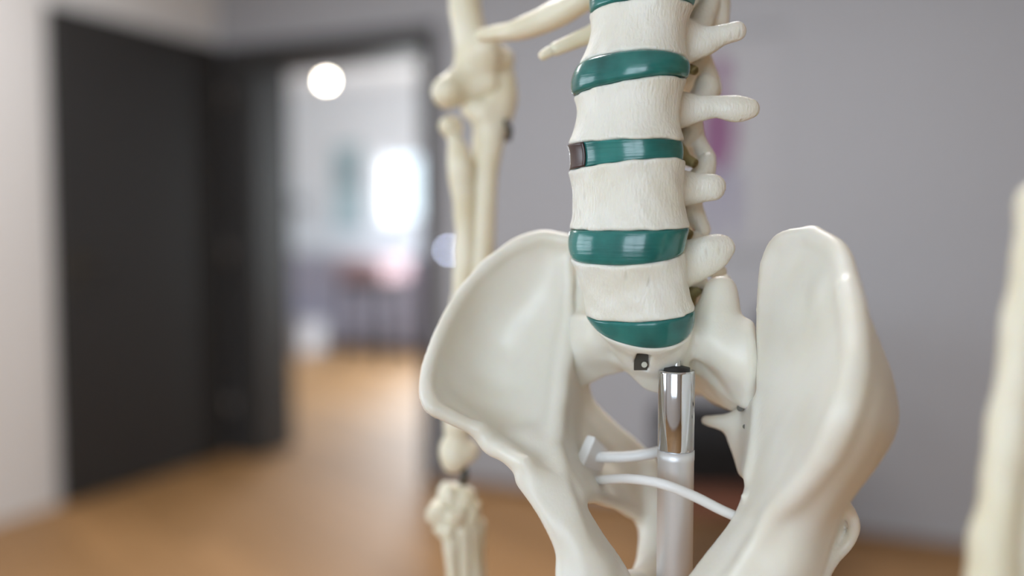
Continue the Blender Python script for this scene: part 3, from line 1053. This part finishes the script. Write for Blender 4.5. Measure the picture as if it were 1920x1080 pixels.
def hip_far():
    lo = np.array([-.058, .345, .93]); hi = np.array([.105, .52, 1.18])
    f = Field(lo, hi, 0.0012)
    g = [[(1066, 452, .456), (1066, 505, .457), (1066, 575, .452)],
         [(1005, 446, .457), (1032, 545, .462), (1062, 640, .446)],
         [(928, 486, .454), (985, 600, .464), (1052, 700, .438)],
         [(866, 552, .447), (940, 660, .463), (1044, 770, .428)],
         [(825, 628, .437), (908, 720, .455), (1036, 830, .418)],
         [(800, 706, .423), (895, 772, .440), (1024, 880, .405)],
         [(806, 757, .414), (892, 790, .424), (1005, 890, .398)],
         [(838, 778, .414), (905, 806, .420), (1000, 890, .397)],
         [(895, 805, .414), (920, 830, .412), (985, 868, .397)]]
    f.sheet(dish(g), [.0028, .0025, .0024, .0024, .0025, .0029, .0036], .003)
    f.chain([P(*r[0]) for r in g], [.0038, .0042, .0036, .0032, .0030, .0030, .0032, .0030, .0032], .002)
    # front spine and joint mass
    f.chain([P(906, 808, .415), P(920, 836, .413), P(952, 850, .409), P(985, 876, .403)], [.0036, .0042, .0044, .0050], .005)
    f.ell(P(1000, 850, .425), .0125, k=.006)
    # inner pelvic wall
    g = [[(1062, 620, .450), (1072, 665, .456), (1090, 712, .464)],
         [(1052, 700, .438), (1072, 740, .454), (1102, 755, .468)],
         [(1044, 775, .427), (1085, 800, .452), (1150, 808, .472)],
         [(1040, 850, .414), (1108, 868, .448), (1200, 850, .478)],
         [(1058, 895, .404), (1118, 895, .440), (1215, 900, .478)],
         [(1080, 928, .402), (1130, 932, .432), (1207, 968, .474)]]
    f.sheet([[P(*p) for p in row] for row in g], [.0042, .004, .0038], .004)
    # ischium beside the opening
    f.chain([P(1210, 880, .476), P(1228, 960, .472), P(1232, 1040, .462), P(1220, 1110, .447)], [.008, .0092, .0100, .0105], .005)
    # pubis
    f.sheet([[P(985, 900, .398), P(1030, 905, .398), P(1062, 905, .404)],
             [P(1030, 965, .391), P(1062, 962, .392), P(1090, 962, .402)],
             [P(1060, 1030, .388), P(1090, 1020, .388), P(1120, 1012, .400)],
             [P(1062, 1085, .386), P(1115, 1070, .386), P(1162, 1070, .400)],
             [P(1075, 1140, .384), P(1125, 1130, .384), P(1165, 1120, .398)]], [.0046, .0050, .0036], .004)
    f.chain([P(1046, 850, .412), P(1056, 905, .398), P(1072, 955, .391), P(1090, 1000, .387)], [.0030, .0028, .0022, .0018], .004)
    f.chain([P(1225, 1080, .452), P(1195, 1098, .430), P(1155, 1100, .400)], [.0090, .0075, .007], .005)
    f.bumps(.0003, .024, 21)
    f.blur(1)
    return bone('hip_bone', f, M_HIP, 10, 'hip bone on the side away from the camera, seen into its hollow')


hip_far()


def hip_near():
    lo = np.array([.035, .28, .93]); hi = np.array([.185, .455, 1.18])
    f = Field(lo, hi, 0.0011)
    g = [[(1447, 462, .398), (1478, 442, .392), (1525, 442, .384)],
         [(1434, 500, .400), (1500, 482, .389), (1572, 474, .370)],
         [(1428, 560, .403), (1512, 550, .383), (1594, 545, .352)],
         [(1427, 640, .404), (1515, 630, .375), (1603, 622, .334)],
         [(1428, 715, .402), (1515, 700, .366), (1602, 700, .318)],
         [(1427, 785, .398), (1508, 770, .360), (1582, 775, .312)],
         [(1422, 850, .393), (1486, 840, .361), (1548, 850, .320)],
         [(1408, 910, .391), (1458, 905, .366), (1500, 915, .336)],
         [(1382, 975, .388), (1420, 968, .372), (1458, 962, .352)],
         [(1332, 1042, .387), (1380, 1038, .374), (1428, 1022, .360)],
         [(1268, 1120, .386), (1320, 1115, .376), (1370, 1110, .366)],
         [(1200, 1175, .384), (1250, 1180, .378), (1300, 1180, .370)]]
    f.sheet(dish(g), [.0024, .0027, .003, .003, .003, .0033, .0036], .003)
    f.chain([P(*r[2]) for r in g[:7]], [.0038, .0040, .0038, .0036, .0036, .0038, .004], .003)
    # outer face swelling out behind the front border
    g2 = [[(1588, 545, .352), (1594, 560, .364), (1598, 580, .380)],
          [(1602, 622, .334), (1625, 640, .347), (1634, 655, .370)],
          [(1600, 700, .318), (1640, 722, .337), (1660, 735, .366)],
          [(1582, 775, .312), (1632, 790, .332), (1664, 795, .366)],
          [(1548, 850, .320), (1592, 862, .336), (1628, 862, .362)],
          [(1500, 915, .336), (1545, 932, .345), (1575, 935, .362)],
          [(1458, 962, .352), (1505, 990, .351), (1545, 1000, .362)],
          [(1428, 1022, .360), (1480, 1060, .354), (1520, 1080, .362)],
          [(1370, 1110, .366), (1420, 1140, .360), (1480, 1150, .366)]]
    f.sheet([[P(*p) for p in row] for row in g2], .0042, .004)
    # bone between both faces
    for a, b in zip(g[2:], g2):
        mid = [(P(*a[1]) * .45 + P(*b[1]) * .55), (P(*a[1]) * .3 + P(*b[2]) * .7)]
        f.chain(mid, [.006, .006], .006)
    # rim of the hip socket
    f.chain([P(1560, 925, .375), P(1590, 955, .388), P(1603, 985, .392), P(1592, 1018, .395), P(1560, 1052, .395), P(1532, 1090, .394)], [.004, .0028, .0026, .0026, .0028, .004], .003)
    f.sheet([[P(1545, 960, .385), P(1575, 965, .398), P(1590, 985, .402)],
             [P(1520, 1010, .385), P(1555, 1020, .400), P(1580, 1020, .404)],
             [P(1500, 1070, .385), P(1530, 1070, .400), P(1545, 1075, .404)]], .003, .003)
    # wall below the brim with the spine pointing inwards
    f.sheet([[P(1425, 760, .402), P(1405, 765, .420), P(1392, 775, .432)],
             [P(1422, 800, .400), P(1400, 805, .420), P(1375, 808, .434)],
             [P(1418, 845, .396), P(1402, 850, .418), P(1388, 850, .432)],
             [P(1410, 890, .393), P(1402, 885, .415), P(1398, 880, .428)]], .0038, .004)
    f.chain([P(1400, 790, .425), P(1360, 792, .434), P(1322, 788, .438)], [.0045, .0040, .0022], .004)
    f.ell(P(1395, 930, .386), .0019, k=.0012)
    f.bumps(.00016, .024, 31)
    f.blur(1)
    return bone('hip_bone', f, M_HIP, 10, 'hip bone nearest the camera, blurred along its front edge')


hip_near()

# screw heads at the joint
for px, py, d, r in ((1388, 765, .417, .0016), (1397, 800, .414, .0011)):
    a = P(px, py, d + .004) - BASE; b = P(px, py, d - .004) - BASE
    MB().tube([a, b], r, 12).build('screw', M_DARKMETAL, sk)


# ------------------------------------------------------------------ ribs and arms
def limb(name, chains, h, mat, ells=(), cuts=(), bump=.0004, label=None, blur=1, flat=None):
    pts = np.vstack([np.array([P(*p) for p in c[0]]) for c in chains])
    for p, r, k in ells:
        pts = np.vstack([pts, P(*p) + np.max(r), P(*p) - np.max(r)])
    rm = max(np.max(c[1]) for c in chains) + .008
    f = Field(pts.min(0) - rm, pts.max(0) + rm, h)
    for c in chains:
        f.chain([P(*p) for p in c[0]], c[1], c[2] if len(c) > 2 else .004, flat=c[3] if len(c) > 3 else None)
    for p, r, k in ells:
        f.ell(P(*p), r, k=k)
    for p, r, k in cuts:
        f.ell(P(*p), r, k=k, cut=True)
    f.bumps(bump, .02, len(name))
    f.blur(blur)
    return bone(name, f, mat, 2, label)


limb('rib', [([(905, 66, .500), (960, 58, .488), (1020, 38, .478), (1090, -2, .468), (1170, -70, .462), (1240, -150, .462)],
              [.0044, .0070, .0084, .0086, .0078, .007], .003, ((-.3, -.3, 1), .78))], .0012, M_ARM)
limb('rib', [([(1042, 92, .452), (1080, 76, .454), (1125, 52, .456), (1190, -20, .462), (1238, -110, .466)],
              [.0036, .0042, .0044, .0044, .0045], .003)], .0010, M_ARM)
limb('rib_cartilage', [([(1019, 103, .4505), (1030, 97, .451)], [.0030, .0032], .002)], .0008, M_ARM)

# upper arm of the picture-left arm
limb('humerus', [([(866, -160, .555), (868, -60, .555), (873, 20, .555), (884, 80, .555), (888, 118, .555)], [.0095, .0098, .0100, .0110, .0125], .004),
                 ([(832, 176, .545), (858, 150, .548), (900, 128, .552), (938, 112, .556)], [.0065, .0072, .0090, .0085], .005),
                 ([(838, 180, .545), (875, 170, .550), (915, 158, .552)], [.0072, .0075, .0080], .004)],
     .0013, M_ARM, ells=[((905, 100, .548), .012, .005), ((838, 172, .543), .0085, .004)])
limb('ulna', [([(930, 140, .562), (932, 190, .560), (918, 240, .556), (910, 320, .553), (905, 430, .552), (893, 560, .550), (880, 700, .550), (868, 800, .550)],
               [.0115, .0125, .0105, .0082, .0078, .0070, .0060, .0058], .004),
              ([(885, 205, .552), (905, 215, .552)], [.0065, .0085], .004)], .0014, M_ARM,
     cuts=[((952, 243, .545), .0035, .001)])
limb('radius', [([(845, 238, .548), (852, 262, .548), (862, 300, .546), (864, 330, .546), (872, 430, .548), (866, 560, .548), (860, 700, .546), (856, 800, .545)],
                 [.0062, .0050, .0078, .0076, .0064, .0066, .0070, .0082], .004),
                ([(838, 236, .546), (852, 238, .550)], .0050, .003)], .0014, M_ARM,
     ells=[((852, 850, .545), (.0095, .009, .0125), .004), ((878, 845, .548), .0070, .004)])
MB().tube([P(949, 226, .545) - BASE, P(956, 244, .543) - BASE, P(952, 264, .545) - BASE], .0020, 10).build('elbow_wire', M_DARKMETAL, sk)
# wrist wire and hand
wr = MB(); wr.tube([P(868, 872, .548) - BASE, P(873, 890, .549) - BASE, P(866, 908, .549) - BASE], .0022, 10)
wr.build('wrist_wire', plain('dark_wire', (.05, .055, .04), .4, .6), sk)
carp = [((842, 930, .548), (.0070, .007, .0080)), ((866, 938, .549), (.0075, .007, .0085)), ((826, 962, .546), (.0080, .007, .0085)),
        ((852, 968, .544), (.0070, .007, .0075)), ((882, 962, .551), (.0070, .007, .0090)), ((838, 992, .546), (.0075, .007, .0070)),
        ((865, 992, .550), (.0080, .008, .0075))]
for (p, r) in carp:
    c = P(*p)
    f = Field(c - .016, c + .016, .0011)
    f.ell(c, np.array(r) * 1.05, k=.001)
    f.bumps(.0009, .009, int(p[0])); f.blur(1)
    bone('carpal_bone', f, M_ARM, 2)
for a, b, c, r in (((846, 1012, .545), (847, 1060, .545), (852, 1150, .546), .0042), ((866, 1008, .549), (870, 1060, .549), (876, 1170, .550), .0048),
                   ((882, 995, .553), (887, 1060, .554), (892, 1170, .556), .0052), ((893, 985, .558), (898, 1060, .560), (902, 1160, .562), .0046)):
    limb('metacarpal', [([a, b, c], [r * 1.35, r * .9, r * 1.25], .002)], .0012, M_ARM)

# the near arm at the picture's right edge
limb('radius', [([(1950, 380, .268), (1932, 520, .268), (1910, 680, .268), (1886, 860, .268), (1866, 1010, .268), (1855, 1180, .268)],
                 [.0062, .0058, .0060, .0062, .0068, .0085], .003)], .0012, M_ARM)
limb('ulna', [([(1990, 380, .274), (1975, 520, .274), (1960, 680, .274), (1945, 860, .273), (1928, 1010, .272), (1915, 1180, .272)],
               [.0075, .0066, .0060, .0056, .0054, .0058], .003)], .0012, M_ARM)

# ------------------------------------------------------------------ white anchor block and cords
def q3(px, py, d): return P(px, py, d) - BASE


ab = MB()
c8 = [q3(1068, 880, .430), q3(1085, 892, .426), q3(1119, 913, .440), q3(1102, 900, .446),
      q3(1100, 814, .430), q3(1117, 818, .426), q3(1144, 845, .440), q3(1130, 838, .446)]
ab.quadbox(c8)
blk = ab.build('anchor_block', M_WPLASTIC, sk, .0012)
blk['label'] = 'white plastic block gripping two white cords'
cd = MB(); cd.tube([np.array(p) for p in spl([q3(1112, 856, .436), q3(1140, 857, .432), q3(1180, 856, .428), q3(1218, 851, .426), q3(1240, 846, .430)], 6)], .0026, 14)
cd.build('elastic_cord', M_WPLASTIC, sk)
cd = MB(); cd.tube([np.array(p) for p in spl([q3(1112, 902, .434), q3(1140, 899, .420), q3(1185, 898, .402), q3(1240, 907, .392), q3(1300, 930, .390), q3(1350, 955, .391), q3(1395, 975, .393)], 6)], .0022, 14)
cd.build('elastic_cord', M_WPLASTIC, sk)

# ------------------------------------------------------------------ the stand
pt = P(1269, 690, .406)
stand = empty('skeleton_stand', (pt[0], pt[1], 0))
props(stand, 'steel pole stand with bright chrome sleeve, holding the skeleton under its sacrum', 'stand')
z_top, z_ring = P(1269, 694, .406)[2], P(1269, 846, .406)[2]
R = 68 / 2 * .406 / F_PX
MB().lathe([(R * .96, z_ring), (R, z_ring + .001), (R, z_top - .001), (R * .97, z_top), (R * .80, z_top), (R * .78, z_top - .02), (.0001, z_top - .02)], 48).build('chrome_sleeve', M_CHROME, stand)['label'] = 'mirror bright chrome sleeve'
MB().lathe([(.0001, z_top - .02), (R * .72, z_top - .02), (R * .72, z_top + .0012), (R * .3, z_top + .002), (.0001, z_top + .002)], 32).build('rubber_plug', M_BLACK, stand)
MB().lathe([(R * .22, z_top + .0015), (R * .22, z_top + .016), (.0001, z_top + .016)], 20).build('threaded_post', M_STEEL, stand)
MB().lathe([(.0001, .07), (R * 1.0, .07), (R * 1.0, z_ring - .0045), (R * 1.02, z_ring - .004), (R * 1.02, z_ring), (.0001, z_ring)], 48).build('lower_tube', M_ALU, stand)
MB().lathe([(.0001, .05), (.04, .05), (.045, .06), (.04, .085), (.02, .10), (R, .10)], 32).build('base_hub', M_BLACK, stand)
for i in range(5):
    a = 2 * math.pi * i / 5 + .3
    p = np.array([math.cos(a), math.sin(a), 0])
    lg = MB().tube([p * .03 + [0, 0, .068], p * .26 + [0, 0, .058]], [.016, .012], 12).build('base_leg', M_ALU, stand)
    t = np.array([-p[1], p[0], 0])
    MB().tube([p * .26 - t * .010 + [0, 0, .025], p * .26 + t * .010 + [0, 0, .025]], .025, 18).build('castor', M_BLACK, lg)
